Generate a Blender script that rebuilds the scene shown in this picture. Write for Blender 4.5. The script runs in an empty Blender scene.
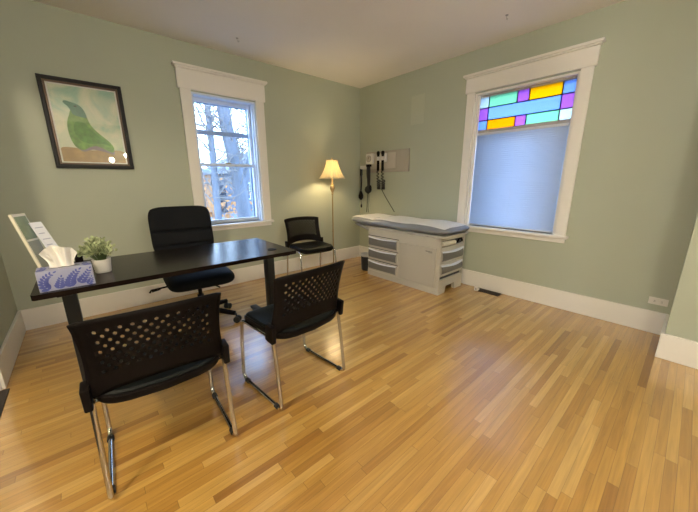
import bpy, bmesh, math, random
from mathutils import Vector, Matrix
C = bpy.context.scene.collection
scn = bpy.context.scene
PI = math.pi
rnd = random.Random(7)

# ------------------------------------------------------------------ helpers
def V(*a): return Vector(a)

class MB:
    """collects shapes for ONE mesh object"""
    def __init__(s): s.bm = bmesh.new()
    def absorb(s, b):
        me = bpy.data.meshes.new('tmp'); b.to_mesh(me); b.free(); s.bm.from_mesh(me); bpy.data.meshes.remove(me)
    def box(s, x0, x1, y0, y1, z0, z1, bev=0.0, seg=2, rot=None, piv=None):
        b = bmesh.new(); bmesh.ops.create_cube(b, size=1.0)
        for v in b.verts:
            v.co = V(x0+(v.co.x+.5)*(x1-x0), y0+(v.co.y+.5)*(y1-y0), z0+(v.co.z+.5)*(z1-z0))
        if bev > 0:
            bmesh.ops.bevel(b, geom=list(b.edges), offset=bev, segments=seg, affect='EDGES', profile=.5)
        if rot is not None:
            p = piv or V((x0+x1)/2, (y0+y1)/2, (z0+z1)/2)
            for v in b.verts: v.co = p + rot @ (v.co - p)
        s.absorb(b); return s
    def tube(s, pts, r, seg=10, caps=True):
        pts = [Vector(p) for p in pts]; n = len(pts)
        rs = r if isinstance(r, (list, tuple)) else [r]*n
        T = []
        for i in range(n):
            t = pts[min(i+1, n-1)] - pts[max(i-1, 0)]
            T.append(t.normalized())
        a = V(0,0,1) if abs(T[0].z) < .9 else V(1,0,0)
        N = (a - T[0]*a.dot(T[0])).normalized()
        rings = []
        for i in range(n):
            N = (N - T[i]*N.dot(T[i]))
            N = N.normalized() if N.length > 1e-6 else T[i].orthogonal().normalized()
            B = T[i].cross(N)
            rings.append([s.bm.verts.new(pts[i] + rs[i]*(math.cos(2*PI*k/seg)*N + math.sin(2*PI*k/seg)*B)) for k in range(seg)])
        for i in range(n-1):
            for k in range(seg):
                s.bm.faces.new((rings[i][k], rings[i][(k+1)%seg], rings[i+1][(k+1)%seg], rings[i+1][k]))
        if caps:
            s.bm.faces.new(rings[0][::-1]); s.bm.faces.new(rings[-1])
        return s
    def lathe(s, prof, c=(0,0,0), seg=32, ruffle=None):
        c = Vector(c); rings = []
        for r, z in prof:
            if r < 1e-5: rings.append([s.bm.verts.new(c + V(0,0,z))])
            else:
                rr = []
                for k in range(seg):
                    a = 2*PI*k/seg; q = r*(ruffle(a, z) if ruffle else 1)
                    rr.append(s.bm.verts.new(c + V(q*math.cos(a), q*math.sin(a), z)))
                rings.append(rr)
        for A, B in zip(rings, rings[1:]):
            for k in range(seg):
                k2 = (k+1) % seg
                if len(A) == 1 and len(B) == 1: continue
                if len(A) == 1: s.bm.faces.new((A[0], B[k2], B[k]))
                elif len(B) == 1: s.bm.faces.new((A[k], A[k2], B[0]))
                else: s.bm.faces.new((A[k], A[k2], B[k2], B[k]))
        return s
    def prism(s, poly, f0, f1):
        """poly: 2-D points; f0/f1 map (a,b) to the two faces"""
        A = [s.bm.verts.new(Vector(f0(*p))) for p in poly]; B = [s.bm.verts.new(Vector(f1(*p))) for p in poly]
        n = len(poly)
        s.bm.faces.new(A[::-1]); s.bm.faces.new(B)
        for i in range(n): s.bm.faces.new((A[i], A[(i+1)%n], B[(i+1)%n], B[i]))
        return s
    def grid(s, nu, nv, f, both=None):
        g = [[s.bm.verts.new(Vector(f(i/nu, j/nv))) for j in range(nv+1)] for i in range(nu+1)]
        for i in range(nu):
            for j in range(nv):
                s.bm.faces.new((g[i][j], g[i+1][j], g[i+1][j+1], g[i][j+1]))
        return g
    def pad(s, w, h, t, c=.12, n=18, top=None, bot=None, M=None, pw=8):
        """cushion in local x (w), y (h), thickness z (t), rounded corners"""
        M = M or Matrix.Identity(4)
        def f(sign, prof):
            def q(u, v):
                a = math.sin(PI/2*(2*u-1)); b = math.sin(PI/2*(2*v-1))
                x = a*(1-c*abs(b)**6); y = b*(1-c*abs(a)**6)
                e = max(0, (1-abs(a)**pw))**.5 * max(0, (1-abs(b)**pw))**.5
                z = sign*t/2*e
                if prof: z += prof(x, y)*e
                return M @ V(x*w/2, y*h/2, z)
            return q
        b = MB(); b.grid(n, n, f(1, top)); b.grid(n, n, f(-1, bot))
        bmesh.ops.remove_doubles(b.bm, verts=b.bm.verts, dist=1e-5)
        s.absorb(b.bm); return s
    def build(s, name, mat, parent=None, smooth=True, ang=35, loc=None):
        bmesh.ops.recalc_face_normals(s.bm, faces=s.bm.faces)
        me = bpy.data.meshes.new(name); s.bm.to_mesh(me); s.bm.free()
        if smooth:
            for p in me.polygons: p.use_smooth = True
            try: me.set_sharp_from_angle(angle=math.radians(ang))
            except Exception: pass
        for m in (mat if isinstance(mat, list) else [mat]): me.materials.append(m)
        o = bpy.data.objects.new(name, me); C.objects.link(o)
        if parent: o.parent = parent
        if loc: o.location = loc
        return o

def tag(o, label, cat, group=None):
    o['label'] = label; o['category'] = cat
    if group: o['group'] = group
    return o
def thing(name, label, cat, loc=(0,0,0), rz=0, group=None):
    o = bpy.data.objects.new(name, None); C.objects.link(o); o.empty_display_size = .1
    o.location = loc; o.rotation_euler = (0, 0, rz)
    return tag(o, label, cat, group)
def struct(o): o['kind'] = 'structure'; return o
def sempty(name, loc=(0,0,0)):
    o = bpy.data.objects.new(name, None); C.objects.link(o); o.location = loc; o['kind'] = 'structure'; return o
def copy_tree(o, parent=None):
    c = o.copy(); C.objects.link(c)
    if parent: c.parent = parent
    for ch in list(o.children): copy_tree(ch, c)
    return c
def arc(c, r, a0, a1, n, ax):  # arc points in plane given by two axes
    c = Vector(c); return [c + r*(math.cos(a0+(a1-a0)*i/n)*Vector(ax[0]) + math.sin(a0+(a1-a0)*i/n)*Vector(ax[1])) for i in range(n+1)]
def bez(p0, p1, p2, p3, n=14):
    p0, p1, p2, p3 = map(Vector, (p0, p1, p2, p3)); o = []
    for i in range(n+1):
        t = i/n; o.append((1-t)**3*p0 + 3*(1-t)**2*t*p1 + 3*(1-t)*t*t*p2 + t**3*p3)
    return o

# ------------------------------------------------------------------ materials
def newmat(name):
    m = bpy.data.materials.new(name); m.use_nodes = True; nt = m.node_tree
    return m, nt, nt.nodes['Principled BSDF']
def setin(b, **k):
    for n, v in k.items():
        n = n.replace('_', ' ')
        if n in b.inputs: b.inputs[n].default_value = v
def mat(name, col, rough=.5, metal=0, var=.06, scale=30, bump=0.0, bscale=200, coat=0, spec=.5, stretch=(1,1,1), **k):
    m, nt, b = newmat(name); N = nt.nodes; L = nt.links
    tc = N.new('ShaderNodeTexCoord'); mp = N.new('ShaderNodeMapping'); mp.inputs['Scale'].default_value = stretch
    L.new(tc.outputs['Object'], mp.inputs['Vector'])
    nz = N.new('ShaderNodeTexNoise'); nz.inputs['Scale'].default_value = scale; nz.inputs['Detail'].default_value = 4
    L.new(mp.outputs['Vector'], nz.inputs['Vector'])
    mx = N.new('ShaderNodeMix'); mx.data_type = 'RGBA'
    mx.inputs[6].default_value = (*[c*(1-var) for c in col], 1); mx.inputs[7].default_value = (*[min(1, c*(1+var)) for c in col], 1)
    L.new(nz.outputs['Fac'], mx.inputs[0]); L.new(mx.outputs[2], b.inputs['Base Color'])
    setin(b, Roughness=rough, Metallic=metal, Coat_Weight=coat, Specular_IOR_Level=spec, **k)
    if bump:
        n2 = N.new('ShaderNodeTexNoise'); n2.inputs['Scale'].default_value = bscale; L.new(mp.outputs['Vector'], n2.inputs['Vector'])
        bp = N.new('ShaderNodeBump'); bp.inputs['Strength'].default_value = bump; bp.inputs['Distance'].default_value = .01
        L.new(n2.outputs['Fac'], bp.inputs['Height']); L.new(bp.outputs['Normal'], b.inputs['Normal'])
    return m
def glowmat(name, col, strength):
    m = bpy.data.materials.new(name); m.use_nodes = True; nt = m.node_tree; nt.nodes.clear()
    e = nt.nodes.new('ShaderNodeEmission'); e.inputs[0].default_value = (*col, 1); e.inputs[1].default_value = strength
    o = nt.nodes.new('ShaderNodeOutputMaterial'); nt.links.new(e.outputs[0], o.inputs[0]); return m
def glassmat(name, tint=(1,1,1), refl=.07, rough=0.0):
    m = bpy.data.materials.new(name); m.use_nodes = True; nt = m.node_tree; nt.nodes.clear(); N = nt.nodes
    t = N.new('ShaderNodeBsdfTransparent'); t.inputs[0].default_value = (*tint, 1)
    g = N.new('ShaderNodeBsdfGlossy'); g.inputs['Roughness'].default_value = rough
    mx = N.new('ShaderNodeMixShader'); mx.inputs[0].default_value = refl
    o = N.new('ShaderNodeOutputMaterial')
    nt.links.new(t.outputs[0], mx.inputs[1]); nt.links.new(g.outputs[0], mx.inputs[2]); nt.links.new(mx.outputs[0], o.inputs[0]); return m
def translmat(name, col, transl=.5, rough=.6, noise=0, nscale=60, transp=0.0, tcol=None):
    """thin translucent sheet: diffuse + translucent (+ a little clear transmission)"""
    m = bpy.data.materials.new(name); m.use_nodes = True; nt = m.node_tree; nt.nodes.clear(); N = nt.nodes; L = nt.links
    d = N.new('ShaderNodeBsdfPrincipled'); d.inputs['Base Color'].default_value = (*col, 1); d.inputs['Roughness'].default_value = rough
    t = N.new('ShaderNodeBsdfTranslucent'); t.inputs[0].default_value = (*(tcol or col), 1)
    mx = N.new('ShaderNodeMixShader'); mx.inputs[0].default_value = transl
    o = N.new('ShaderNodeOutputMaterial')
    L.new(d.outputs[0], mx.inputs[1]); L.new(t.outputs[0], mx.inputs[2]); last = mx
    if noise:
        tc = N.new('ShaderNodeTexCoord'); nz = N.new('ShaderNodeTexNoise'); nz.inputs['Scale'].default_value = nscale
        L.new(tc.outputs['Object'], nz.inputs['Vector'])
        cr = N.new('ShaderNodeMix'); cr.data_type = 'RGBA'
        q = tcol or col
        cr.inputs[6].default_value = (*[c*(1-noise) for c in q], 1); cr.inputs[7].default_value = (*[min(1, c*(1+noise)) for c in q], 1)
        L.new(nz.outputs['Fac'], cr.inputs[0]); L.new(cr.outputs[2], t.inputs[0])
    if transp:
        tr = N.new('ShaderNodeBsdfTransparent'); tr.inputs[0].default_value = (*(tcol or col), 1)
        m2 = N.new('ShaderNodeMixShader'); m2.inputs[0].default_value = transp
        L.new(last.outputs[0], m2.inputs[1]); L.new(tr.outputs[0], m2.inputs[2]); last = m2
    L.new(last.outputs[0], o.inputs[0]); return m

def floor_material():
    m, nt, b = newmat('oak_strip_floor'); N = nt.nodes; L = nt.links
    def math_(op, a, b_=None, c=None):
        n = N.new('ShaderNodeMath'); n.operation = op
        for i, v in enumerate((a, b_, c)):
            if v is None: continue
            if isinstance(v, (int, float)): n.inputs[i].default_value = v
            else: L.new(v, n.inputs[i])
        return n.outputs[0]
    tc = N.new('ShaderNodeTexCoord'); sp = N.new('ShaderNodeSeparateXYZ'); L.new(tc.outputs['Object'], sp.inputs[0])
    W_ = .039
    yr = math_('DIVIDE', sp.outputs['Y'], W_); row = math_('FLOOR', yr); fy = math_('FRACT', yr)
    wn = N.new('ShaderNodeTexWhiteNoise'); wn.noise_dimensions = '1D'; L.new(row, wn.inputs['W'])
    w2 = N.new('ShaderNodeTexWhiteNoise'); w2.noise_dimensions = '1D'; L.new(math_('ADD', row, 71.3), w2.inputs['W'])
    Ln = math_('MULTIPLY_ADD', w2.outputs['Value'], .5, .45)
    xs = math_('DIVIDE', math_('ADD', sp.outputs['X'], math_('MULTIPLY', wn.outputs['Value'], 9.0)), Ln)
    col = math_('FLOOR', xs); fx = math_('FRACT', xs)
    cmb = N.new('ShaderNodeCombineXYZ'); L.new(row, cmb.inputs[0]); L.new(col, cmb.inputs[1])
    bn = N.new('ShaderNodeTexWhiteNoise'); bn.noise_dimensions = '2D'; L.new(cmb.outputs[0], bn.inputs['Vector'])
    ramp = N.new('ShaderNodeValToRGB'); e = ramp.color_ramp.elements
    stops = FLOOR_STOPS
    e[0].position = stops[0][0]; e[0].color = (*stops[0][1], 1); e[1].position = stops[1][0]; e[1].color = (*stops[1][1], 1)
    for p, c in stops[2:]:
        q = e.new(p); q.color = (*c, 1)
    L.new(bn.outputs['Value'], ramp.inputs[0])
    # grain, shifted per board
    mp = N.new('ShaderNodeMapping'); mp.inputs['Scale'].default_value = (2.2, 46, 1)
    va = N.new('ShaderNodeVectorMath'); va.operation = 'MULTIPLY_ADD'
    L.new(bn.outputs['Color'], va.inputs[0]); va.inputs[1].default_value = (13, 17, 5); L.new(tc.outputs['Object'], va.inputs[2])
    L.new(va.outputs[0], mp.inputs['Vector'])
    gr = N.new('ShaderNodeTexNoise'); gr.inputs['Scale'].default_value = 1.6; gr.inputs['Detail'].default_value = 6; gr.inputs['Distortion'].default_value = .8
    L.new(mp.outputs['Vector'], gr.inputs['Vector'])
    g2 = N.new('ShaderNodeMapRange'); g2.inputs[1].default_value = .3; g2.inputs[2].default_value = .7; g2.inputs[3].default_value = .80; g2.inputs[4].default_value = 1.10
    L.new(gr.outputs['Fac'], g2.inputs[0])
    # worn patches of tone over the room
    wp = N.new('ShaderNodeTexNoise'); wp.inputs['Scale'].default_value = 1.2; L.new(tc.outputs['Object'], wp.inputs['Vector'])
    w3 = N.new('ShaderNodeMapRange'); w3.inputs[1].default_value = .3; w3.inputs[2].default_value = .7; w3.inputs[3].default_value = .92; w3.inputs[4].default_value = 1.06
    L.new(wp.outputs['Fac'], w3.inputs[0])
    # joints
    ey = math_('MINIMUM', fy, math_('SUBTRACT', 1.0, fy)); gy = math_('LESS_THAN', ey, .020)
    exm = math_('MULTIPLY', math_('MINIMUM', fx, math_('SUBTRACT', 1.0, fx)), Ln); gx = math_('LESS_THAN', exm, .0011)
    gap = math_('MAXIMUM', gy, gx)
    k = math_('MULTIPLY', math_('MULTIPLY', g2.outputs[0], w3.outputs[0]), math_('SUBTRACT', 1.0, math_('MULTIPLY', gap, .42)))
    mul = N.new('ShaderNodeVectorMath'); mul.operation = 'SCALE'; L.new(ramp.outputs[0], mul.inputs[0]); L.new(k, mul.inputs['Scale'])
    L.new(mul.outputs[0], b.inputs['Base Color'])
    rr = N.new('ShaderNodeMapRange'); rr.inputs[3].default_value = FLOOR_ROUGH[0]; rr.inputs[4].default_value = FLOOR_ROUGH[1]; L.new(gr.outputs['Fac'], rr.inputs[0]); L.new(rr.outputs[0], b.inputs['Roughness'])
    n3 = N.new('ShaderNodeTexNoise'); n3.inputs['Scale'].default_value = 9; L.new(tc.outputs['Object'], n3.inputs['Vector'])
    bp = N.new('ShaderNodeBump'); bp.inputs['Strength'].default_value = .25; bp.inputs['Distance'].default_value = .002
    hh = math_('ADD', math_('MULTIPLY', gap, -.6), math_('ADD', math_('MULTIPLY', gr.outputs['Fac'], .35), math_('MULTIPLY', bn.outputs['Value'], .5)))
    L.new(hh, bp.inputs['Height']); L.new(bp.outputs['Normal'], b.inputs['Normal'])
    setin(b, Specular_IOR_Level=.5, Coat_Weight=1.0, Coat_Roughness=.21, Coat_IOR=2.0)
    return m

FLOOR_STOPS = [(0.0, (.30, .138, .026)), (1.0, (.60, .365, .115)), (.10, (.40, .20, .038)), (.30, (.455, .24, .048)), (.7, (.51, .283, .062)), (.9, (.555, .325, .082))]
FLOOR_ROUGH = (.32, .45)
WALL = (.425, .45, .355)
M = dict(
    wall=mat('sage_wall_paint', WALL, .6, var=.03, scale=3, bump=.03, bscale=350),
    ceil=mat('ceiling_paint', (.87, .83, .78), .8, var=.02, scale=4),
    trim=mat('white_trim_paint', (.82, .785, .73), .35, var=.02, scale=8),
    jamb=mat('white_sash_daylight_tint', (.66, .74, .86), .4, var=.02, scale=8),  # white paint with the blue daylight on it mixed into the colour
    floor=floor_material(),
    hallfloor=mat('dark_hall_floor', (.02, .013, .01), .6, var=.2, scale=20),
    desk=mat('dark_espresso_wood', (.008, .0045, .0035), .2, var=.25, scale=6, stretch=(1, 14, 14), spec=.15),
    deskleg=mat('black_powder_coat', (.010, .010, .010), .4, var=.1, bump=.03, bscale=500, spec=.3),
    plastic=mat('black_plastic', (.006, .0045, .0042), .42, spec=.06, var=.1, bump=.05, bscale=700),
    vinyl=mat('black_vinyl_seat', (.004, .0055, .0055), .45, spec=.10, var=.15, bump=.1, bscale=300),
    fabric=mat('black_mesh_fabric', (.004, .005, .007), .75, spec=.2, var=.2, bump=.2, bscale=500),
    chrome=mat('chrome', (.52, .51, .50), .12, 1.0, var=.02),
    glide=mat('black_rubber', (.01, .01, .01), .6),
    cream=mat('cream_enamel', (.50, .465, .385), .35, var=.02, scale=5),
    creamdoor=mat('cream_laminate_door', (.46, .425, .35), .4, var=.02, scale=5),
    drawer=mat('grey_speckled_drawer_front', (.17, .165, .15), .45, var=.35, scale=160),
    handle=mat('pale_moulded_handle', (.72, .75, .80), .25, var=.02),
    upholstery=mat('grey_vinyl_upholstery', (.21, .22, .245), .3, var=.08, scale=12, bump=.08, bscale=18),
    exampaper=mat('white_exam_paper', (.86, .85, .83), .7, var=.03, scale=10, bump=.25, bscale=22),
    darkslot=mat('dark_recess_and_gap_shade', (.03, .03, .03), .5),
    roll=mat('beige_paper_roll', (.62, .56, .44), .7),
    brass=mat('antique_brass', (.42, .31, .17), .32, .85, var=.1),
    shade=translmat('lamp_shade_fabric', (.80, .74, .58), .36, tcol=(.80, .70, .48)),
    bulb=glowmat('lit_bulb', (1.0, .76, .42), 230),
    globe=glowmat('added_fill_globe', (1.0, .91, .78), 24),
    globe2=glowmat('added_bright_fill_globe', (1.0, .92, .80), 84),
    hallglobe=glowmat('lit_hall_globe', (1.0, .84, .62), 225),
    sconce=glowmat('lit_sconce_globe', (1.0, .95, .88), 230),
    board=mat('taupe_wall_board', (.40, .36, .30), .5, var=.04),
    boardpanel=mat('pale_wall_panel', (.52, .48, .41), .5, var=.04),
    whiteplastic=mat('white_plastic', (.72, .70, .66), .4, var=.02),
    greyplastic=mat('grey_plastic', (.3, .3, .3), .4),
    emblem=mat('dark_grey_lettering', (.10, .10, .11), .5),
    hookmetal=mat('painted_hook_metal', (.42, .39, .36), .45),
    blackcord=mat('black_cord_rubber', (.009, .009, .010), .5),
    bin=mat('charcoal_bin_plastic', (.022, .023, .025), .45),
    liner=translmat('white_bin_liner', (.75, .74, .72), .25),
    boxlav=mat('lavender_tissue_carton', (.28, .29, .41), .5, var=.05, scale=15),
    boxblue=mat('blue_printed_fern', (.06, .075, .27), .5, var=.2, scale=40),
    tissue=translmat('white_tissue_paper', (.92, .89, .83), .15),
    pot=mat('white_ribbed_pot', (.72, .68, .62), .5, var=.05, scale=20),
    soil=mat('dark_soil', (.03, .02, .012), .9, var=.3, scale=80),
    leaf=mat('variegated_leaf', (.42, .47, .26), .5, var=.8, scale=34),
    stem=mat('green_stem', (.10, .14, .05), .6),
    cardedge=mat('cream_card_stock', (.68, .64, .52), .5, var=.03),
    cardolive=mat('olive_card_print', (.27, .27, .20), .4, var=.2, scale=20),
    cardart=mat('green_card_print', (.22, .26, .14), .5, var=.5, scale=18),
    brochure=mat('white_brochure_paper', (.70, .72, .78), .5, var=.04, scale=30),
    print=mat('grey_blue_print', (.35, .38, .50), .5),
    acrylic=glassmat('clear_acrylic', (.95, .97, .96), .10, .02),
    frame=mat('black_picture_frame', (.009, .007, .006), .4, var=.15, spec=.2),
    frameinner=mat('bronze_frame_lip', (.10, .06, .035), .35, .4),
    artpaper=None, mountpaper=mat('white_mount_paper', (.74, .74, .68), .6, var=.02),
    picglass=glassmat('picture_glass', (1, 1, 1), .05, .015),
    winglass=glassmat('window_glass', (.97, .985, 1), .06, 0.0),
    storm=mat('grey_storm_frame', (.30, .36, .46), .4, var=.03),
    lead=mat('grey_lead_came', (.36, .33, .33), .45, .1),
    stainmull=mat('taupe_sash_paint', (.42, .38, .36), .5),
    blind=translmat('white_blind_slat', (.66, .70, .76), .55, tcol=(.66, .72, .80)),
    blindrail=mat('white_blind_rail', (.66, .68, .72), .4),
    vent=mat('bronze_floor_register', (.035, .02, .012), .4, .4),
    socket=mat('outlet_slot_dark', (.06, .055, .05), .5),
    outlet=mat('white_outlet_plastic', (.78, .75, .70), .35),
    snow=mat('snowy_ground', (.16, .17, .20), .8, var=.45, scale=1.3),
    bark=mat('grey_bark', (.15, .16, .19), .9, var=.4, scale=12, stretch=(1, 1, .25)),
    twig=mat('brown_twig', (.22, .20, .19), .9, var=.3),
    autumn=mat('dry_autumn_leaf', (.40, .17, .05), .8, var=.4, scale=6),
    siding=mat('pale_peach_siding', (.34, .17, .08), .8, var=.05),
    siding2=mat('blue_grey_siding', (.10, .12, .16), .8, var=.05),
    roofing=mat('snow_dusted_roof', (.20, .22, .26), .9, var=.2, scale=5),
    darkpane=mat('dark_house_pane', (.05, .07, .10), .15),
    railing=mat('grey_railing_metal', (.10, .11, .13), .5, .3),
    patch=mat('pale_sage_rectangle', tuple(c*1.10 for c in WALL), .55, var=.02),
)
glasscols = dict(white=(.66, .72, .72), mint=(.38, .66, .46), purple=(.54, .26, .60), yellow=(1.0, .56, .02), sky=(.36, .47, .72), orange=(1.0, .44, .02))
for k_, c_ in glasscols.items():
    M['g_'+k_] = translmat('stained_glass_'+k_, tuple(x*.5 for x in c_), .85, .15, noise=.18, nscale=90, transp=.35, tcol=c_)

def art_material():
    m, nt, b = newmat('watercolour_wash'); N = nt.nodes; L = nt.links
    tc = N.new('ShaderNodeTexCoord')
    n1 = N.new('ShaderNodeTexNoise'); n1.inputs['Scale'].default_value = 4.0; n1.inputs['Detail'].default_value = 5; n1.inputs['Distortion'].default_value = 1.2
    L.new(tc.outputs['Object'], n1.inputs['Vector'])
    r = N.new('ShaderNodeValToRGB'); e = r.color_ramp.elements
    e[0].position = .33; e[0].color = (.30, .52, .40, 1); e[1].position = .68; e[1].color = (.80, .76, .58, 1)
    q = e.new(.48); q.color = (.58, .66, .48, 1)
    L.new(n1.outputs['Fac'], r.inputs[0]); L.new(r.outputs[0], b.inputs['Base Color']); setin(b, Roughness=.6)
    return m
M['artpaper'] = art_material()
M['bird'] = mat('green_watercolour_body', (.17, .33, .08), .6, var=.8, scale=22)
M['birdwing'] = mat('moss_watercolour_wing', (.10, .25, .05), .6, var=.7, scale=30)
M['birdhead'] = mat('teal_watercolour_head', (.06, .20, .13), .6, var=.5, scale=22)
M['birdshade'] = mat('mauve_watercolour_tail', (.26, .20, .22), .6, var=.3, scale=16)
M['artground'] = mat('ochre_watercolour_ground', (.42, .28, .13), .6, var=.4, scale=16)

# ------------------------------------------------------------------ room shell
H = 2.616; XL = -4.0145; YB = -6.2; BX = -.473; BY = -3.686; T = .26
# window openings
AX0, AX1, AZ0, AZ1 = -2.42, -1.715, .765, 2.165
BY0, BY1, BZ0, BZ1 = -2.803, -1.855, .735, 2.178
def wall(name, boxes, m=None):
    b = MB()
    for q in boxes: b.box(*q)
    return struct(b.build(name, m or M['wall'], smooth=False))
HX = -5.7
wall('wall_back', [(XL-.15, AX0, 0, T, -.1, H+.1), (AX1, T, 0, T, -.1, H+.1), (AX0, AX1, 0, T, -.1, AZ0), (AX0, AX1, 0, T, AZ1, H+.1)])
wall('wall_right', [(0, T, BY1, 0, -.1, H+.1), (0, T, YB, BY0, -.1, H+.1), (0, T, BY0, BY1, -.1, BZ0), (0, T, BY0, BY1, BZ1, H+.1)])
wall('wall_right_chase', [(BX, 0, YB, BY, -.1, H+.1)])
DY0, DY1, DZ = -3.5, -1.03, 2.1
wall('wall_left', [(XL-.13, XL, DY1, 0, -.1, H+.1), (XL-.13, XL, YB, DY0, -.1, H+.1), (XL-.13, XL, DY0, DY1, DZ, H+.1)])
wall('wall_front', [(XL-.15, T, YB-.15, YB, -.1, H+.1)])
wall('wall_hall', [(HX-.1, HX, -4.2, -.5, -.1, H+.1), (HX, XL-.13, -.6, -.5, -.1, H+.1), (HX, XL-.13, -4.2, -4.1, -.1, H+.1)])
f = MB(); f.box(XL, 0, YB, 0, -.1, 0); struct(f.build('floor', M['floor'], smooth=False))
f = MB(); f.box(HX, XL, -4.1, -.6, -.1, -.001); struct(f.build('floor_hall', M['hallfloor'], smooth=False))
f = MB(); f.box(HX, T, YB, T, H, H+.1); struct(f.build('ceiling', M['ceil'], smooth=False))

BBH = .188
def bboard(name, x0, x1, y0, y1):
    b = MB(); b.box(x0, x1, y0, y1, 0, BBH, .004); return struct(b.build(name, M['trim'], smooth=False))
bboard('baseboard_back', XL, 0, -.02, 0)
bboard('baseboard_right', -.02, 0, BY+.02, -.02)
bboard('baseboard_right_chase', BX, 0, BY+.0, BY+.02)
bboard('baseboard_right_chase_side', BX-.02, BX, YB, BY+.02)
bboard('baseboard_left', XL, XL+.02, DY1+.002, -.02)
bboard('baseboard_left_rear', XL, XL+.02, YB, DY0)
bboard('baseboard_front', XL, BX, YB, YB+.02)
b = MB(); b.box(XL-.132, XL+.004, DY1-.014, DY1+.002, 0, DZ, .002); b.box(XL-.132, XL+.004, DY0-.002, DY0+.014, 0, DZ, .002); b.box(XL-.132, XL+.004, DY0, DY1, DZ-.014, DZ+.002, .002)
struct(b.build('trim_1', M['trim'], smooth=False))

b = MB(); b.box(XL-.13, -3.978, DY0+.016, DY1-.016, 0, .008, .002); struct(b.build('trim_2', M['hallfloor'], smooth=False))

# ------------------------------------------------------------------ windows
def casing_set(root, box, u0, u1, z0, z1, cas, head_top, crown, stool_z, apron):
    """box(mb, ua, ub, za, zb, out0, out1, bev): maps wall coordinates to a box"""
    b = MB()
    box(b, u0-cas, u0, stool_z, z1+.012, 0, .022, .002); box(b, u1, u1+cas, stool_z, z1+.012, 0, .022, .002)
    b.build('casing', M['trim'], root, smooth=False)
    b = MB(); box(b, u0-cas-.018, u1+cas+.018, z1+.012, head_top, 0, .028, .002)
    b.build('head_board', M['trim'], root, smooth=False)
    b = MB()
    box(b, u0-cas-.045, u1+cas+.045, head_top+.014, crown, 0, .06, .004); box(b, u0-cas-.032, u1+cas+.032, head_top, head_top+.016, 0, .045, .006)
    b.build('crown_moulding', M['trim'], root, smooth=False)
    b = MB(); box(b, u0-cas-.025, u1+cas+.025, stool_z-.03, stool_z, -.20, .055, .008)
    b.build('window_sill', M['trim'], root, smooth=False)
    b = MB(); box(b, u0-cas, u1+cas, apron, stool_z-.03, 0, .02, .003)
    b.build('apron', M['trim'], root, smooth=False)
def boxA(b, ua, ub, za, zb, o0, o1, bev): b.box(ua, ub, -o1, -o0, za, zb, bev)
def boxB(b, ua, ub, za, zb, o0, o1, bev): b.box(-o1, -o0, ua, ub, za, zb, bev)

w1 = sempty('window_1')
casing_set(w1, boxA, AX0, AX1, AZ0, AZ1, .103, 2.362, 2.40, .765, .695)
b = MB()  # jamb lining
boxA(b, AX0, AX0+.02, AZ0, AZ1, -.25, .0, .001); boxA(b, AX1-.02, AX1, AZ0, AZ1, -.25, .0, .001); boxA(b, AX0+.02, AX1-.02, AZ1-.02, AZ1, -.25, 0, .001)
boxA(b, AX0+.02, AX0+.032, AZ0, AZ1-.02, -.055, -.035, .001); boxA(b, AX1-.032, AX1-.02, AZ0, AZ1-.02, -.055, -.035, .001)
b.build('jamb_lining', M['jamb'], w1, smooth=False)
def sash(root, box, u0, u1, z0, z1, d0, d1, st, top, bot, m, gname='window_pane'):
    b = MB()
    box(b, u0, u0+st, z0, z1, d0, d1, .003); box(b, u1-st, u1, z0, z1, d0, d1, .003)
    box(b, u0+st, u1-st, z1-top, z1, d0, d1, .003); box(b, u0+st, u1-st, z0, z0+bot, d0, d1, .003)
    s = b.build('sash', m, root, smooth=False)
    g = MB(); mid = (d0+d1)/2; box(g, u0+st-.004, u1-st+.004, z0+bot-.004, z1-top+.004, mid-.002, mid+.002, 0)
    g.build(gname, M['winglass'], s, smooth=False); return s
ia0, ia1 = AX0+.021, AX1-.021
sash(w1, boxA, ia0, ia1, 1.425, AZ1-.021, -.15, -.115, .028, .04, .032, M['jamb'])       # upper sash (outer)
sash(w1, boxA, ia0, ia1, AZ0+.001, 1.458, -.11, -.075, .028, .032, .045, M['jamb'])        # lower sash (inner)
b = MB(); boxA(b, ia0, ia1, 1.778, 1.828, -.215, -.19, .003); boxA(b, ia0, ia0+.02, AZ0, AZ1-.02, -.215, -.19, .003); boxA(b, ia1-.02, ia1, AZ0, AZ1-.02, -.215, -.19, .003)
boxA(b, ia0, ia1, AZ1-.06, AZ1-.021, -.215, -.19, .003)
b.build('storm_frame', M['storm'], w1, smooth=False)
b = MB(); boxA(b, -2.10, -2.035, 1.458, 1.472, -.108, -.08, .003); b.build('sash_lock', M['brass'], w1, smooth=False)

w2 = sempty('window_2')
casing_set(w2, boxB, BY0, BY1, BZ0, BZ1, .092, 2.34, 2.378, .735, .66)
b = MB()
boxB(b, BY0, BY0+.02, BZ0, BZ1, -.25, 0, .001); boxB(b, BY1-.02, BY1, BZ0, BZ1, -.25, 0, .001); boxB(b, BY0+.02, BY1-.02, BZ1-.02, BZ1, -.25, 0, .001)
boxB(b, BY1-.04, BY1-.02, BZ0, BZ1-.02, -.045, -.025, .001); boxB(b, BY0+.02, BY0+.03, BZ0, BZ1-.02, -.045, -.025, .001)
b.build('jamb_lining', M['trim'], w2, smooth=False)
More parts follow.
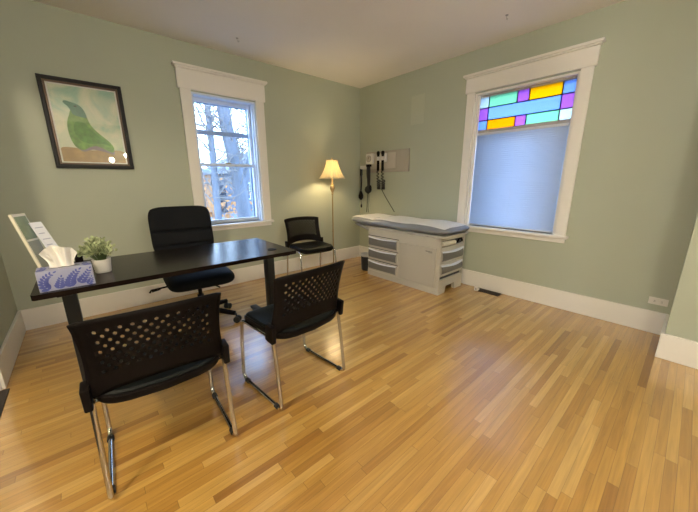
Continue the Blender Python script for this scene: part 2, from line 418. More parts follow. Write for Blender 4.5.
# stained upper sash
SY0, SY1, SZ0, SZ1 = BY0+.021, BY1-.021, 1.768, BZ1-.021
b = MB()
gy0, gy1, gz0, gz1 = -2.778, -1.877, 1.800, 2.142
boxB(b, SY0, gy0, SZ0, SZ1, -.085, -.05, .001); boxB(b, gy1, SY1, SZ0, SZ1, -.085, -.05, .001)
boxB(b, gy0, gy1, gz1, SZ1, -.085, -.05, .002); boxB(b, gy0, gy1, SZ0, gz0, -.085, -.05, .002)
s2 = b.build('stained_sash', M['stainmull'], w2, smooth=False)
ca, cb = -1.981, -2.664         # lead lines, corner columns
zt, zm = 2.028+.0, 1.900
panes = [
    ('white', gy1, ca, zt, gz1), ('mint', ca, -2.270, zt, gz1), ('purple', -2.270, -2.382, zt, gz1), ('yellow', -2.382, cb, zt, gz1), ('sky', cb, gy0, zt, gz1),
    ('purple', gy1, ca, zm, zt), ('sky', ca, cb, zm, zt), ('purple', cb, gy0, zm, zt),
    ('sky', gy1, ca, gz0, zm), ('orange', ca, -2.272, gz0, zm), ('purple', -2.272, -2.377, gz0, zm), ('mint', -2.377, cb, gz0, zm), ('white', cb, gy0, gz0, zm)]
pc = MB()
for k_, ya, yb, za, zb in panes:
    g = MB(); boxB(g, yb+.002, ya-.002, za+.002, zb-.002, -.069, -.066, 0); g.build('stained_glass_pane', M['g_'+k_], s2, smooth=False)
    for q in ((yb-.004, yb+.004, za, zb), (ya-.004, ya+.004, za, zb), (yb, ya, za-.0045, za+.0045), (yb, ya, zb-.0045, zb+.0045)):
        boxB(pc, *q, -.074, -.061, 0)
pc.build('lead_came', M['lead'], s2, smooth=False)
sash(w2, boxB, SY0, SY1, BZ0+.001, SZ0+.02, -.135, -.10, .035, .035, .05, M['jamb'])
# blind
bl = thing('window_blind', 'pale blue horizontal slat blind lowered beneath the coloured glass panes', 'blind', (.028, 0, 0))
b = MB(); b.box(-.014, .014, BY0+.034, BY1-.044, SZ0-.026, SZ0-.002, .002); b.build('head_rail', M['blindrail'], bl, smooth=False)
b = MB(); b.box(-.011, .011, BY0+.036, BY1-.046, .742, .758, .002); b.build('bottom_rail', M['blindrail'], bl, smooth=False)
b = MB(); z = .765; pitch = .0205
while z < SZ0-.03:
    zz = z
    b.grid(1, 5, lambda u, v: (-.005+.010*v-.003*math.sin(PI*v), BY0+.036+u*(BY1-.046-BY0-.036), zz + .0305*(v-.5)))
    z += pitch
sl = b.build('slat', M['blind'], bl); sl['kind'] = 'stuff'
md = sl.modifiers.new('thick', 'SOLIDIFY'); md.thickness = .0008
b = MB()
for y in (-2.68, -2.33, -1.98): b.tube([(-.0125, y, .745), (-.0125, y, SZ0-.02)], .0008, 5)
b.build('ladder_cord', M['blindrail'], bl)

# ------------------------------------------------------------------ outside
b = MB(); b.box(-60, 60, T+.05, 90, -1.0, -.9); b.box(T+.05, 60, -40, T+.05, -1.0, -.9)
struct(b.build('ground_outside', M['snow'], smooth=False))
def tree(label, base, paths, twigs, seed, bark=None):
    r = random.Random(seed)
    t = thing('bare_tree', label, 'tree', base)
    b = MB()
    for pts, r0, r1 in paths:
        n = len(pts); b.tube(pts, [r0+(r1-r0)*i/(n-1) for i in range(n)], 10)
    b.build('trunk', M['bark'], t)
    b = MB()
    for c, n, L in twigs:
        for i in range(n*2):
            p = Vector(c) + V(r.uniform(-.08, .08), r.uniform(-.08, .08), r.uniform(-.3, .3))
            d = V(r.uniform(-1, 1), r.uniform(-.6, .6), r.uniform(-.1, 1)).normalized()
            q = [p]
            for k in range(5):
                d = (d + V(r.uniform(-.4, .4), r.uniform(-.4, .4), r.uniform(-.25, .35))).normalized(); q.append(q[-1]+d*L/5)
            b.tube(q, [.017, .014, .011, .008, .006, .004], 5)
            for k in (2, 3, 4):
                d2 = (d + V(r.uniform(-1, 1), r.uniform(-1, 1), r.uniform(-.6, .8))).normalized()
                b.tube([q[k], q[k]+d2*L*.18, q[k]+d2*L*.34+V(0, 0, .03)], [.006, .004, .002], 4)
    b.build('branches', M['twig'], t)
    return t
tree('slim bare tree trunk seen through the clear window', (-1.33, 3.0, -.9),
     [(bez((0, 0, 0), (0, 0, 1.2), (.08, 0, 2.6), (.05, .1, 4.6)), .085, .055)],
     [((.05, 0, 2.6), 7, .9), ((.05, 0, 3.4), 9, 1.0), ((0, 0, 1.9), 6, .7)], 3)
tree('thick forked bare tree seen through the clear window', (-.70, 3.0, -.9),
     [(bez((0, 0, 0), (.02, 0, 1.2), (-.06, 0, 2.0), (-.22, 0, 3.0))+bez((-.22, 0, 3.0), (-.28, 0, 3.4), (-.33, 0, 4.0), (-.30, .1, 5.0))[1:], .17, .10),
      (bez((-.04, 0, 2.0), (.06, 0, 2.3), (.22, 0, 2.6), (.46, .05, 3.3)), .10, .06)],
     [((-.2, 0, 3.2), 9, 1.0), ((.3, 0, 3.0), 8, .9), ((-.1, 0, 2.2), 7, .8)], 5)
tree('small bare tree far beyond the clear window near the houses', (1.3, 8.0, -.9),
     [(bez((0, 0, 0), (0, 0, .8), (.1, 0, 1.6), (0, 0, 3.4)), .08, .04)],
     [((0, 0, 1.6), 14, 1.2), ((0, 0, 2.4), 16, 1.3), ((.1, 0, 3.1), 14, 1.0)], 11)
def bush(label, base, rad, seed):
    r = random.Random(seed)
    t = thing('autumn_bush', label, 'bush', base, group=None)
    b = MB()
    for i in range(14):
        d = V(r.uniform(-.7, .7), r.uniform(-.7, .7), 1).normalized(); b.tube([(0, 0, 0), d*rad*.7, d*rad*1.4+V(0, 0, .1)], [.015, .010, .005], 5)
    b.build('stem', M['twig'], t)
    b = MB()
    for i in range(240):
        p = V(r.gauss(0, .42), r.gauss(0, .42), abs(r.gauss(.9, .38)))*rad
        a = V(r.uniform(-1, 1), r.uniform(-1, 1), r.uniform(-1, 1)).normalized()*.085; c = a.orthogonal().normalized()*.065
        vs = [b.bm.verts.new(p+q) for q in (a, c, -a, -c)]; b.bm.faces.new(vs)
    b.build('foliage', M['autumn'], t, smooth=False)
bush('orange leaved bush outside the clear window beside the slim trunk', (-1.9, 5.2, -.9), 1.15, 2)
bush('orange leaved bush outside the clear window behind the forked tree', (-.1, 6.2, -.9), 1.2, 4)
def house(label, x0, x1, y, zw, zr, m, wins):
    t = thing('house', label, 'house', ((x0+x1)/2, y, -.9)); w = (x1-x0)/2
    b = MB(); b.box(-w, w, 0, 6, 0, zw); b.build('wall', m, t, smooth=False)
    b = MB(); b.prism([(-w-.3, zw), (w+.3, zw), (0, zr)], lambda a, c: (a, -.3, c), lambda a, c: (a, 6.3, c)); b.build('roof', M['roofing'], t, smooth=False)
    for (wx, wz) in wins:
        b = MB(); b.box(wx-.45, wx+.45, -.04, .0, wz-.6, wz+.6); f_ = b.build('window', M['jamb'], t, smooth=False)
        b = MB(); b.box(wx-.38, wx+.38, -.06, -.03, wz-.53, wz+.53); b.build('pane', M['darkpane'], f_, smooth=False)
house('peach sided house far outside the clear window', -3.6, 3.0, 17, 2.6, 4.2, M['siding'], [(-1.8, 1.5), (0, 1.5), (1.8, 1.5)])
house('blue grey house far outside the clear window', 4.2, 10.0, 18, 2.7, 4.4, M['siding2'], [(-1.6, 1.5), (.4, 1.5)])
rl = thing('porch_railing', 'grey sloping porch railing just outside the clear window', 'railing', (-1.1, 2.0, -.9))
b = MB(); b.tube([(.25, 0, 1.95), (1.25, .2, .95)], .022, 8); b.tube([(.25, 0, 1.35), (1.25, .2, .35)], .018, 8); b.build('handrail', M['railing'], rl)
for k_ in range(7):
    t_ = k_/6; b = MB(); b.tube([(.25+t_, .2*t_, 1.95-t_), (.25+t_, .2*t_, 0)], .012, 6); b.build('baluster', M['railing'], rl)

# ------------------------------------------------------------------ guest chairs
def frange(a, n, b): return [a+(b-a)*i/n for i in range(n+1)]
def make_chair(label, loc, rz, group):
    t = thing('guest_chair', label, 'chair', loc, rz, group)
    # sled legs
    for s in (-1, 1):
        x = .247*s
        pts = [V(x*.985, -.172, .435), V(x*.99, -.198, .25)]
        pts += [V(x, -.219, .045)] + [V(x, -.221+.028*(1-math.cos(a)), .040-.028*math.sin(a)) for a in frange(.25, 5, PI/2)]
        pts += [V(x, 0, .012)]
        pts += [V(x, .165+.045*math.sin(a), .012+.045*(1-math.cos(a))) for a in frange(0, 5, PI/2-.25)]
        pts += [V(x*.985, .200, .25), V(x*.975, .180, .405)]
        pts += [V(x*.97, .170, .418), V(x*.96, .14, .424), V(x*.955, -.14, .424)]
        b = MB(); b.tube(pts, .0105, 10); leg = b.build('sled_leg', M['chrome'], t, ang=60)
        for gy in (-.175, .155):
            b = MB(); b.tube([(x, gy-.014, .012), (x, gy+.014, .012)], .0145, 10); b.box(x-.006, x+.006, gy-.014, gy+.014, 0, .012, .001); b.build('glide', M['glide'], leg)
    for yy in (-.14, .13):
        b = MB(); b.tube([(-.235, yy, .418), (.235, yy, .418)], .009, 8); b.build('cross_bar', M['chrome'], t)
    # seat: plastic pan + upholstered pad
    def rim(scale, z, dz=0):
        o = []
        for k in range(48):
            a = 2*PI*k/48; c, s_ = math.cos(a), math.sin(a)
            x = math.copysign(abs(c)**.30, c)*.236*scale; y = math.copysign(abs(s_)**.32, s_)*.208*scale
            if y < 0: y -= .036*scale*(1-(x/.238)**2)
            zz = z - (.022*max(0, (y-.12)/.1)**2 if y > .12 else 0) + .006*(abs(x)/.23)**2
            o.append(V(x, y+.005, zz))
        return o
    def stackrings(b, rings):
        R = [[b.bm.verts.new(p) for p in r] for r in rings]
        for A, B in zip(R, R[1:]):
            for k in range(len(A)): b.bm.faces.new((A[k], A[(k+1)%len(A)], B[(k+1)%len(A)], B[k]))
        b.bm.faces.new(R[0][::-1]); b.bm.faces.new(R[-1])
    b = MB(); stackrings(b, [rim(.88, .412), rim(.97, .415), rim(1.0, .425), rim(1.0, .447), rim(.97, .451)]); b.build('seat_pan', M['plastic'], t)
    b = MB(); stackrings(b, [rim(.955, .449), rim(.965, .456), rim(.93, .464), rim(.8, .467), rim(.5, .463), rim(.2, .461)]); b.build('seat', M['vinyl'], t)
    # perforated backrest
    NU, NV = 26, 15; c0, c1, r0, r1 = 2, 24, 4, 13
    def mp(i, j):
        u = 2*i/NU-1; v = j/NV
        half = .257 - .030*v*(1-v)*2.2 - .007*v
        z0 = .437 + .056*(1-abs(u)**2.4) ; z1 = .786 + .014*(1-u*u) - .006*abs(u)**16
        z = z0 + (z1-z0)*v
        y = -.163 - .070*max(0, (z-.43)/.36)**1.2 - .050*(1-u*u) + .010*abs(u)**6*(1-v)
        return V(u*half, y, z)
    b = MB(); cache = {}
    def vt(i, j):
        k = (round(i, 3), round(j, 3))
        if k not in cache: cache[k] = b.bm.verts.new(mp(i, j))
        return cache[k]
    for j in range(NV):
        i = 0
        while i < NU:
            inside = r0 <= j < r1 and c0 <= i < c1
            if inside:
                odd = (j - r0) % 2
                if odd and i == c0: inside = False
                elif i+2 > c1: inside = False
            if not inside:
                b.bm.faces.new((vt(i, j), vt(i+1, j), vt(i+1, j+1), vt(i, j+1))); i += 1; continue
            out = [vt(i, j), vt(i+1, j), vt(i+2, j), vt(i+2, j+1), vt(i+1, j+1), vt(i, j+1)]
            inn = [vt(i+.66, j+.26), vt(i+1, j+.09), vt(i+1.34, j+.26), vt(i+1.34, j+.74), vt(i+1, j+.91), vt(i+.66, j+.74)]
            for k in range(6): b.bm.faces.new((out[k], out[(k+1)%6], inn[(k+1)%6], inn[k]))
            i += 2
    bk = b.build('backrest', M['plastic'], t)
    md = bk.modifiers.new('thick', 'SOLIDIFY'); md.thickness = .006; md.offset = 0
    for s in (-1, 1):
        b = MB(); b.box(s*.252-.014, s*.252+.014, -.205, -.135, .415, .515, .006, rot=Matrix.Rotation(.12, 3, 'X')); b.build('back_bracket', M['plastic'], bk)
    return t
GC = 'black perforated guest chairs'
ch1 = make_chair('black perforated back guest chair at the desk end holding the tissue box, camera nearest', (-3.297, -2.120, 0), math.radians(-3), GC)
ch2 = copy_tree(ch1); ch2.location = (-2.574, -2.105, 0); ch2.rotation_euler = (0, 0, math.radians(5))
ch2['label'] = 'black perforated back guest chair at the empty end of the desk, facing it'
ch3 = copy_tree(ch1); ch3.location = (-1.340, -.52, 0); ch3.rotation_euler = (0, 0, math.radians(174))
ch3['label'] = 'black perforated back guest chair against the wall beside the floor lamp'
ch1['label'] = 'black perforated back guest chair in front of the tissue box end of desk'

# ------------------------------------------------------------------ desk
dk = thing('desk', 'long dark espresso desk with black column legs, chairs on both sides', 'desk', (-2.98, -1.315, 0))
b = MB()
hw, hd, rc = .728, .36, .012
poly = []
for cx, cy, a0 in ((hw-rc, hd-rc, 0), (-hw+rc, hd-rc, PI/2), (-hw+rc, -hd+rc, PI), (hw-rc, -hd+rc, 1.5*PI)):
    poly += [(cx+rc*math.cos(a0+PI/2*k/5), cy+rc*math.sin(a0+PI/2*k/5)) for k in range(6)]
b.prism(poly, lambda x, y: (x, y, .703), lambda x, y: (x, y, .73))
bmesh.ops.bevel(b.bm, geom=[e for e in b.bm.edges if abs(e.verts[0].co.z-e.verts[1].co.z) < 1e-6 and len(e.link_faces) == 2], offset=.003, segments=2, affect='EDGES')
b.build('desktop', M['desk'], dk)
for x in (-.615, .665):
    b = MB(); b.box(x-.033, x+.033, -.035, .045, .045, .66, .006); b.box(x-.026, x+.026, -.028, .038, .62, .69, .004); col = b.build('leg', M['deskleg'], dk)
    b = MB(); b.box(x-.032, x+.032, -.26, .425, .014, .045, .008)
    b.build('foot', M['deskleg'], col)
    for yy in (-.23, .395):
        b = MB(); b.lathe([(0, 0), (.022, 0), (.022, .012), (.012, .016), (0, .016)], (x, yy, 0), 16); b.build('levelling_pad', M['glide'], col)
    b = MB(); b.box(x-.03, x+.03, -.31, .31, .685, .703, .003); b.build('top_bracket', M['deskleg'], dk)
b = MB(); b.box(-.60, .64, -.05, -.01, .665, .70, .003); b.box(-.60, .64, .03, .07, .665, .70, .003); b.build('cross_rail', M['deskleg'], dk)
b = MB(); b.lathe([(.030, .0), (.034, .001), (.034, .003), (.028, .0035), (0, .002)], (.60, -.20, .73), 28); b.build('cable_grommet', M['plastic'], dk)

# ------------------------------------------------------------------ office chair
oc = thing('office_chair', 'black swivel office chair with ribbed padded back between desk and window', 'chair', (-2.780, -.865, 0), math.radians(176))
b = MB(); b.lathe([(0, .085), (.05, .085), (.055, .10), (.045, .135), (.032, .15), (0, .15)], seg=24)
wheel = []
for k in range(5):
    a = math.radians(141+72*k); d = V(math.cos(a), math.sin(a), 0); n = V(-d.y, d.x, 0)
    q = [V(0, 0, .12)+d*.03, V(0, 0, .112)+d*.16, V(0, 0, .088)+d*.30]
    b.tube(q, [.028, .025, .021], 8); wheel.append((a, d))
base = b.build('star_base', M['plastic'], oc)
for a, d in wheel:
    n = V(-d.y, d.x, 0); c = d*.315 + V(0, 0, .030)
    b = MB()
    for s in (-1, 1): b.tube([c+n*s*.008, c+n*s*.012, c+n*s*.026, c+n*s*.029], [.026, .030, .030, .025], 16)
    b.tube([c, c+V(0, 0, .055)-d*.01], .008, 8)
    b.build('caster', M['glide'], base)
b = MB(); b.tube([(0, 0, .14), (0, 0, .27)], .027, 16); b.tube([(0, 0, .27), (0, 0, .40)], .017, 16); b.build('gas_column', M['plastic'], oc)
b = MB(); b.box(-.09, .09, -.13, .10, .385, .415, .008); b.build('mechanism', M['plastic'], oc)
b = MB(); b.tube([(.08, -.05, .39), (.24, -.03, .385), (.36, -.02, .38), (.372, -.02, .36)], [.007, .007, .008, .008], 8); b.tube([(.30, .06, .40), (.36, .07, .395)], .006, 8)
b.build('tilt_lever', M['plastic'], oc)
b = MB(); b.tube([(-.06, .10, .395), (-.10, .30, .40)], .006, 8); b.build('height_lever', M['plastic'], oc)
b = MB(); b.pad(.52, .51, .115, .10, 22, top=lambda x, y: .01*(1-x*x)-.012*max(0, y)**3, M=Matrix.Translation((0, .03, .448)))
b.build('seat', M['fabric'], oc)
# backrest (back of the sitter is on local -y)
def seam(x, y):
    z = .57 + .235*(y+1)
    g = 0
    for sz in (.665, .805): g -= .020*math.exp(-((z-sz)/.012)**2)
    return g + .006*(1-x*x)
R = Matrix.Translation((0, -.50, .79)) @ Matrix.Rotation(math.radians(90-10+180), 4, 'X') @ Matrix.Rotation(PI, 4, 'Z')
R = Matrix.Translation((0, -.50, .79)) @ Matrix(((1, 0, 0, 0), (0, -.17, .985, 0), (0, .985, .17, 0), (0, 0, 0, 1)))
b = MB(); b.pad(.545, .47, .065, .10, 40, top=lambda x, y: seam(x, y) - .03*(1-x*x), bot=lambda x, y: -.03*(1-x*x), M=R, pw=12)
b.build('backrest', M['fabric'], oc)
for s in (-1, 1):
    b = MB(); b.tube([(s*.16, -.10, .40), (s*.20, -.30, .405), (s*.215, -.43, .44), (s*.215, -.455, .56), (s*.215, -.50, .68)], .014, 8); b.build('back_support', M['plastic'], oc)

# ------------------------------------------------------------------ floor lamp
LX, LY = -.805, -.30
lp = thing('floor_lamp', 'lit floor lamp with cream bell shade and slim brass pole in the corner', 'lamp', (LX, LY, 0))
b = MB(); b.lathe([(0, 0), (.125, 0), (.13, .008), (.125, .018), (.09, .026), (.05, .036), (.03, .055), (.02, .07), (.013, .08), (0, .08)], seg=36); b.build('base', M['brass'], lp)
b = MB(); b.tube([(0, 0, .07), (0, 0, 1.09)], .0095, 14)
b.lathe([(.010, 1.07), (.018, 1.08), (.012, 1.095), (.017, 1.11), (.030, 1.14), (.034, 1.165), (.026, 1.19), (.014, 1.205), (.020, 1.215), (.012, 1.23), (.012, 1.30), (.020, 1.305), (.020, 1.345), (.0, 1.345)], seg=24)
b.lathe([(.010, .55), (.015, .56), (.010, .57)], seg=16)
b.build('pole', M['brass'], lp)
b = MB(); b.lathe([(0, 1.345), (.014, 1.35), (.018, 1.37), (.03, 1.40), (.033, 1.425), (.025, 1.45), (0, 1.46)], seg=20); b.build('bulb', M['bulb'], lp)
prof = [(.176 - .098*(1-(1-k/12)**1.8), 1.288 + .245*k/12) for k in range(13)]
ruf = lambda a, z: 1 + .035*math.cos(a*20)
b = MB(); b.lathe(prof, seg=156, ruffle=ruf); sh = b.build('lamp_shade', M['shade'], lp)
md = sh.modifiers.new('thick', 'SOLIDIFY'); md.thickness = .0012
b = MB(); b.tube([V(.078*math.cos(a), .078*math.sin(a), 1.531) for a in frange(0, 40, 2*PI)], .003, 6, caps=False)
for k in range(3):
    a = 2*PI*k/3; b.tube([(.076*math.cos(a), .076*math.sin(a), 1.53), (0, 0, 1.515)], .002, 6)
b.tube([(0, 0, 1.46), (0, 0, 1.545)], .004, 8); b.build('shade_spider', M['brass'], sh)
b = MB(); b.lathe([(0, 1.535), (.009, 1.54), (.011, 1.55), (.006, 1.56), (0, 1.566)], seg=16); b.build('finial', M['brass'], lp)

# ------------------------------------------------------------------ exam table
EX0, EX1, EY0, EY1 = -.615, -.105, -1.92, -.825   # body
et = thing('exam_table', 'cream medical exam table with grey drawers and grey upholstered top', 'exam table', (0, 0, 0))
b = MB()
Zb = .645
b.box(EX0, EX1, EY0+.02, EY1, .055, Zb, .006)                        # carcass
b.box(EX0-.004, EX0+.03, EY0-.0, EY1, .0, .075, .004)                # plinth front
b.box(EX1-.03, EX1, EY0, EY1, .0, .075, .004)
# end panel frame (foot end) with legs and cut-out
b.prism([(EX0, 0), (-.475, 0), (-.455, .085), (-.275, .085), (-.255, 0), (EX1, 0), (EX1, .165), (EX0, .165)], lambda x, z: (x, EY0-.012, z), lambda x, z: (x, EY0+.03, z))
b.box(EX0, EX0+.022, EY0-.012, EY0+.03, .165, Zb, .003); b.box(EX1-.022, EX1, EY0-.012, EY0+.03, .165, Zb, .003)
b.box(EX0, EX1, EY0-.012, EY0+.03, .615, Zb+.01, .003)
b.box(EX0+.02, EX1-.02, EY0-.02, EY0+.03, .508, .545, .004)
b.box(EX0+.02, EX1-.02, EY0-.008, EY0+.03, .205, .225, .003); b.box(EX0+.02, EX1-.02, EY0-.008, EY0+.03, .350, .372, .003)
b.build('body', M['cream'], et, smooth=False)
for x0_, z0_, z1_ in ((.03, .545, .615), (.022, .168, .206)):
    b = MB(); b.box(EX0+x0_, EX1-x0_, EY0+.012, EY0+.022, z0_, z1_); b.build('storage_recess', M['darkslot'], et, smooth=False)
def drawer(front_box, hand_pts, name='drawer'):
    pass
for (za, zb) in ((.412, .545), (.247, .382), (.09, .217)):
    b = MB(); b.box(EX0-.012, EX0+.01, -1.345, -.838, za, zb, .005); d = b.build('drawer', M['cream'], et, smooth=False)
    b = MB()
    b.grid(16, 6, lambda u, v: (EX0-.014-.010*math.sin(PI*v)**.6, -1.328+u*.474, za+.012+v*(zb-za-.038)))
    b.build('drawer_panel', M['drawer'], d)
    b = MB()   # bowed pull along the top edge
    b.grid(20, 8, lambda u, v: (EX0-.013-(.012+.024*math.sin(PI*u)**.8)*math.sin(PI*min(1, v*1.0)), -1.335+u*.488, zb-.004-.017*v-.012*math.sin(PI*u)))
    b.build('handle', M['handle'], d)
    b = MB(); b.box(EX0-.003, EX0+.0005, -1.352, -.832, zb+.002, zb+.010); b.build('gap_shade_strip', M['darkslot'], d, smooth=False)  # dark strip painted for the shade in the gap above the drawer
b = MB(); b.box(EX0-.014, EX0+.006, -1.885, -1.375, .082, .530, .004); dd = b.build('door', M['creamdoor'], et, smooth=False)
b = MB()   # small grey emblem: a bar and a row of tiny letter-like strokes
xx = EX0-.0155
b.box(xx, xx+.002, -1.775, -1.752, .484, .492)
yy = -1.78
for k in range(7):
    w_ = (.006, .004, .008, .005, .007, .004, .006)[k]; b.box(xx, xx+.002, yy-w_, yy, .482, .482+(.010, .007, .010, .007, .007, .011, .007)[k]); yy -= w_+.003
b.box(xx, xx+.002, -1.84, -1.79, .474, .477)
b.build('maker_emblem', M['emblem'], dd, smooth=False)
for (za, zb) in ((.375, .505), (.228, .345)):
    b = MB(); b.box(EX0+.024, EX1-.024, EY0-.014, EY0+.02, za, zb, .004); d = b.build('end_drawer', M['cream'], et, smooth=False)
    b = MB(); b.grid(14, 6, lambda u, v: (EX0+.034+u*(EX1-EX0-.068), EY0-.016-.012*math.sin(PI*v)**.6, za+.010+v*(zb-za-.036))); b.build('drawer_panel', M['drawer'], d)
    b = MB(); b.grid(20, 8, lambda u, v: (EX0+.026+u*(EX1-EX0-.052), EY0-.014-(.012+.026*math.sin(PI*u)**.8)*math.sin(PI*v), zb-.003-.022*v-.014*math.sin(PI*u))); b.build('handle', M['handle'], d)
# pad support tray
b = MB(); b.box(-.60, -.09, -1.96, -.75, .648, .668, .004); b.build('top_frame', M['cream'], et, smooth=False)
b = MB(); b.box(-.56, -.12, -.80, -.50, .655, .675, .004); b.build('headrest_plate', M['greyplastic'], et, smooth=False)
for x_ in (-.57, -.15):
    b = MB(); b.tube([(x_, -.80, .60), (x_, -.70, .63), (x_, -.55, .66)], .010, 8); b.build('headrest_strut', M['greyplastic'], et)
# cushion
PW, PL = .585, 1.58; pcx, pcy = -.345, -1.215
def ptop(x, y):
    yy = y*PL/2                     # local y; + is the head end
    h = .024*max(0, (y-.42)/.58)**1.2 - .010*math.exp(-((yy-.34)/.035)**2)
    return h + .006*math.sin(yy*11)*(1 if abs(x) > .6 else .4)
def pbot(x, y): return .014*max(0, (y-.42)/.58) + .013*math.sin(y*PL*6)*abs(x)**2
b = MB(); b.pad(PW, PL, .112, .07, 44, top=ptop, bot=pbot, M=Matrix.Translation((pcx, pcy, .722)), pw=6)
b.build('cushion', M['upholstery'], et, ang=80)
# paper cover resting on the cushion
def pap(u, v):
    a = -.88+1.76*u; bb = -.94+1.90*v
    e = max(0, 1-abs(a)**6)**.5*max(0, 1-abs(min(bb, .999))**6)**.5
    x = a*PW/2; y = bb*PL/2
    z = .722 + (.056 + ptop(a, bb))*e + .0025 + .002*math.sin(y*26+x*9)*math.sin(x*14)
    return (pcx+x, pcy+y, z)
b = MB(); b.grid(30, 60, pap); pp = b.build('exam_paper', M['exampaper'], ang=80); tag(pp, 'white exam paper sheet spread over the grey exam table cushion', 'paper')
md = pp.modifiers.new('thick', 'SOLIDIFY'); md.thickness = .0012; md.offset = 1
b = MB(); b.tube([(-.58, EY0+.0, .58), (-.32, EY0+.0, .575)], .026, 16); tag(b.build('paper_roll', M['roll']), 'beige paper roll in the open slot at the exam table foot end', 'paper roll')
b = MB(); b.tube([(-.26, EY0-.006, .56), (-.25, EY0-.012, .60), (-.20, EY0-.02, .603), (-.185, EY0-.02, .575)], .012, 8); b.build('stirrup_arm', M['plastic'], et)

# waste bin behind the table head
wb = thing('waste_bin', 'small charcoal waste bin with white liner between exam table and corner', 'bin', (-.47, -.665, 0))
b = MB(); b.lathe([(0, 0), (.078, 0), (.084, .01), (.094, .20), (.098, .225), (.092, .225), (.080, .02), (0, .015)], seg=32); b.build('body', M['bin'], wb)
b = MB(); b.lathe([(.0975, .208), (.1005, .215), (.103, .232), (.099, .240), (.090, .232), (.082, .06), (0, .03)], seg=48, ruffle=lambda a, z: 1+.012*math.sin(a*11+z*40)); b.build('bin_liner', M['liner'], wb)

# ------------------------------------------------------------------ diagnostic set on the wall (x=0 wall)
wu = thing('diagnostic_wall_board', 'taupe wall board carrying black corded medical instruments above the exam table', 'wall board', (0, -.58, 1.53))
b = MB(); b.box(-.026, -.001, -.41, .40, -.15, .15, .004); b.build('board', M['board'], wu, smooth=False)
b = MB(); b.box(-.032, -.025, -.19, .36, -.10, .12, .003); b.build('panel', M['boardpanel'], wu, smooth=False)
tr_ = thing('otoscope_charger', 'white wall transformer holding two black corded instrument handles', 'medical instrument', (-.032, -.47, 1.57))
b = MB(); b.box(-.05, 0, -.14, .015, -.05, .075, .008); b.build('housing', M['whiteplastic'], tr_, smooth=False)
for yy in (-.02, -.11):
    b = MB(); b.lathe([(.0, -.055), (.017, -.055), (.020, -.03), (.020, .0), (.015, .01), (0, .01)], (-.065, yy, .02), 16); b.build('cradle', M['whiteplastic'], tr_)
    b = MB(); b.lathe([(0, -.19), (.015, -.19), (.019, -.17), (.018, -.04), (.016, .0), (.019, .03), (.024, .045), (.022, .075), (.010, .085), (0, .085)], (-.065, yy, .02), 16); b.build('instrument_handle', M['plastic'], tr_)
    # coiled cord, hanging in a loop
    pts = []
    path = bez((-.07, yy, -.17), (-.08, yy-.02, -.45), (-.08, yy-.05, -.52), (-.06, yy-.03, -.30), 60)
    for i, p in enumerate(path):
        a = i*1.6; pts.append(p+V(.018*math.cos(a), .018*math.sin(a), 0))
    b = MB(); b.tube(pts, .0075, 6); b.build('coiled_cord', M['blackcord'], tr_)
b = MB(); b.tube(bez((-.07, -.10, -.42), (-.06, -.13, -.50), (-.05, -.22, -.60), (-.02, -.32, -.755), 16), .0045, 6); b.build('power_cord', M['blackcord'], tr_)
bp_ = thing('blood_pressure_gauge', 'white square wall gauge with round dial and hanging black bulb', 'medical instrument', (-.032, -.28, 1.58))
b = MB(); b.box(-.045, 0, -.075, .07, -.08, .075, .010); b.build('housing', M['whiteplastic'], bp_, smooth=False)
b = MB(); b.tube([(-.045, 0, 0), (-.052, 0, 0)], .048, 28); b.build('dial_rim', M['greyplastic'], bp_)
b = MB(); b.tube([(-.052, 0, 0), (-.0535, 0, 0)], .041, 28); dl = b.build('dial_face', M['boardpanel'], bp_)
b = MB(); b.box(-.056, -.0535, -.002, .002, -.005, .034, rot=Matrix.Rotation(.6, 3, 'X')); b.build('needle', M['plastic'], dl, smooth=False)
b = MB(); b.box(-.075, -.015, -.03, .035, -.115, -.08, .006); b.build('cuff_basket', M['plastic'], bp_, smooth=False)
b = MB(); b.tube(bez((-.05, .01, -.10), (-.06, .02, -.25), (-.05, -.01, -.32), (-.055, .0, -.44), 20), [.021]*10+[.018]*11, 8); b.tube(bez((-.05, -.02, -.10), (-.07, -.05, -.25), (-.05, -.02, -.34), (-.06, -.03, -.43), 20), .012, 8)
b.build('cuff_tube', M['blackcord'], bp_)
b = MB(); b.lathe([(0, -.52), (.012, -.515), (.044, -.49), (.056, -.455), (.046, -.42), (.014, -.395), (.008, -.38), (0, -.38)], (-.06, -.005, 0), 18); b.build('inflation_bulb', M['glide'], bp_)
b = MB(); b.lathe([(0, -.47), (.010, -.465), (.02, -.44), (.022, -.42), (.012, -.39), (0, -.385)], (-.065, -.055, 0), 14); b.build('cuff_fold', M['fabric'], bp_)
b = MB(); b.tube(bez((-.06, .0, -.50), (-.06, .01, -.6), (-.07, .0, -.7), (-.075, .01, -.80), 12), .005, 6); b.tube(bez((-.06, -.02, -.48), (-.06, -.03, -.6), (-.07, -.03, -.7), (-.08, -.04, -.80), 12), .005, 6); b.build('hanging_hose', M['blackcord'], bp_)
th = thing('thermometer_holder', 'low white wall holder with a black corded probe hanging nearest the corner', 'medical instrument', (-.0, -.125, 1.46))
b = MB(); b.box(-.055, -.001, -.07, .065, -.028, .028, .006); b.build('housing', M['whiteplastic'], th, smooth=False)
b = MB(); b.tube(bez((-.04, .05, -.02), (-.045, .056, -.12), (-.04, .03, -.2), (-.045, .052, -.36), 16), [.020]*6+[.012]*11, 8); b.tube([(-.045, .048, -.50), (-.048, .036, -.57)], .004, 6); b.build('probe_cord', M['blackcord'], th)
b = MB(); b.lathe([(0, -.50), (.012, -.50), (.036, -.47), (.038, -.43), (.018, -.37), (.008, -.35), (0, -.35)], (-.045, .050, 0), 14); b.build('probe_head', M['plastic'], th)
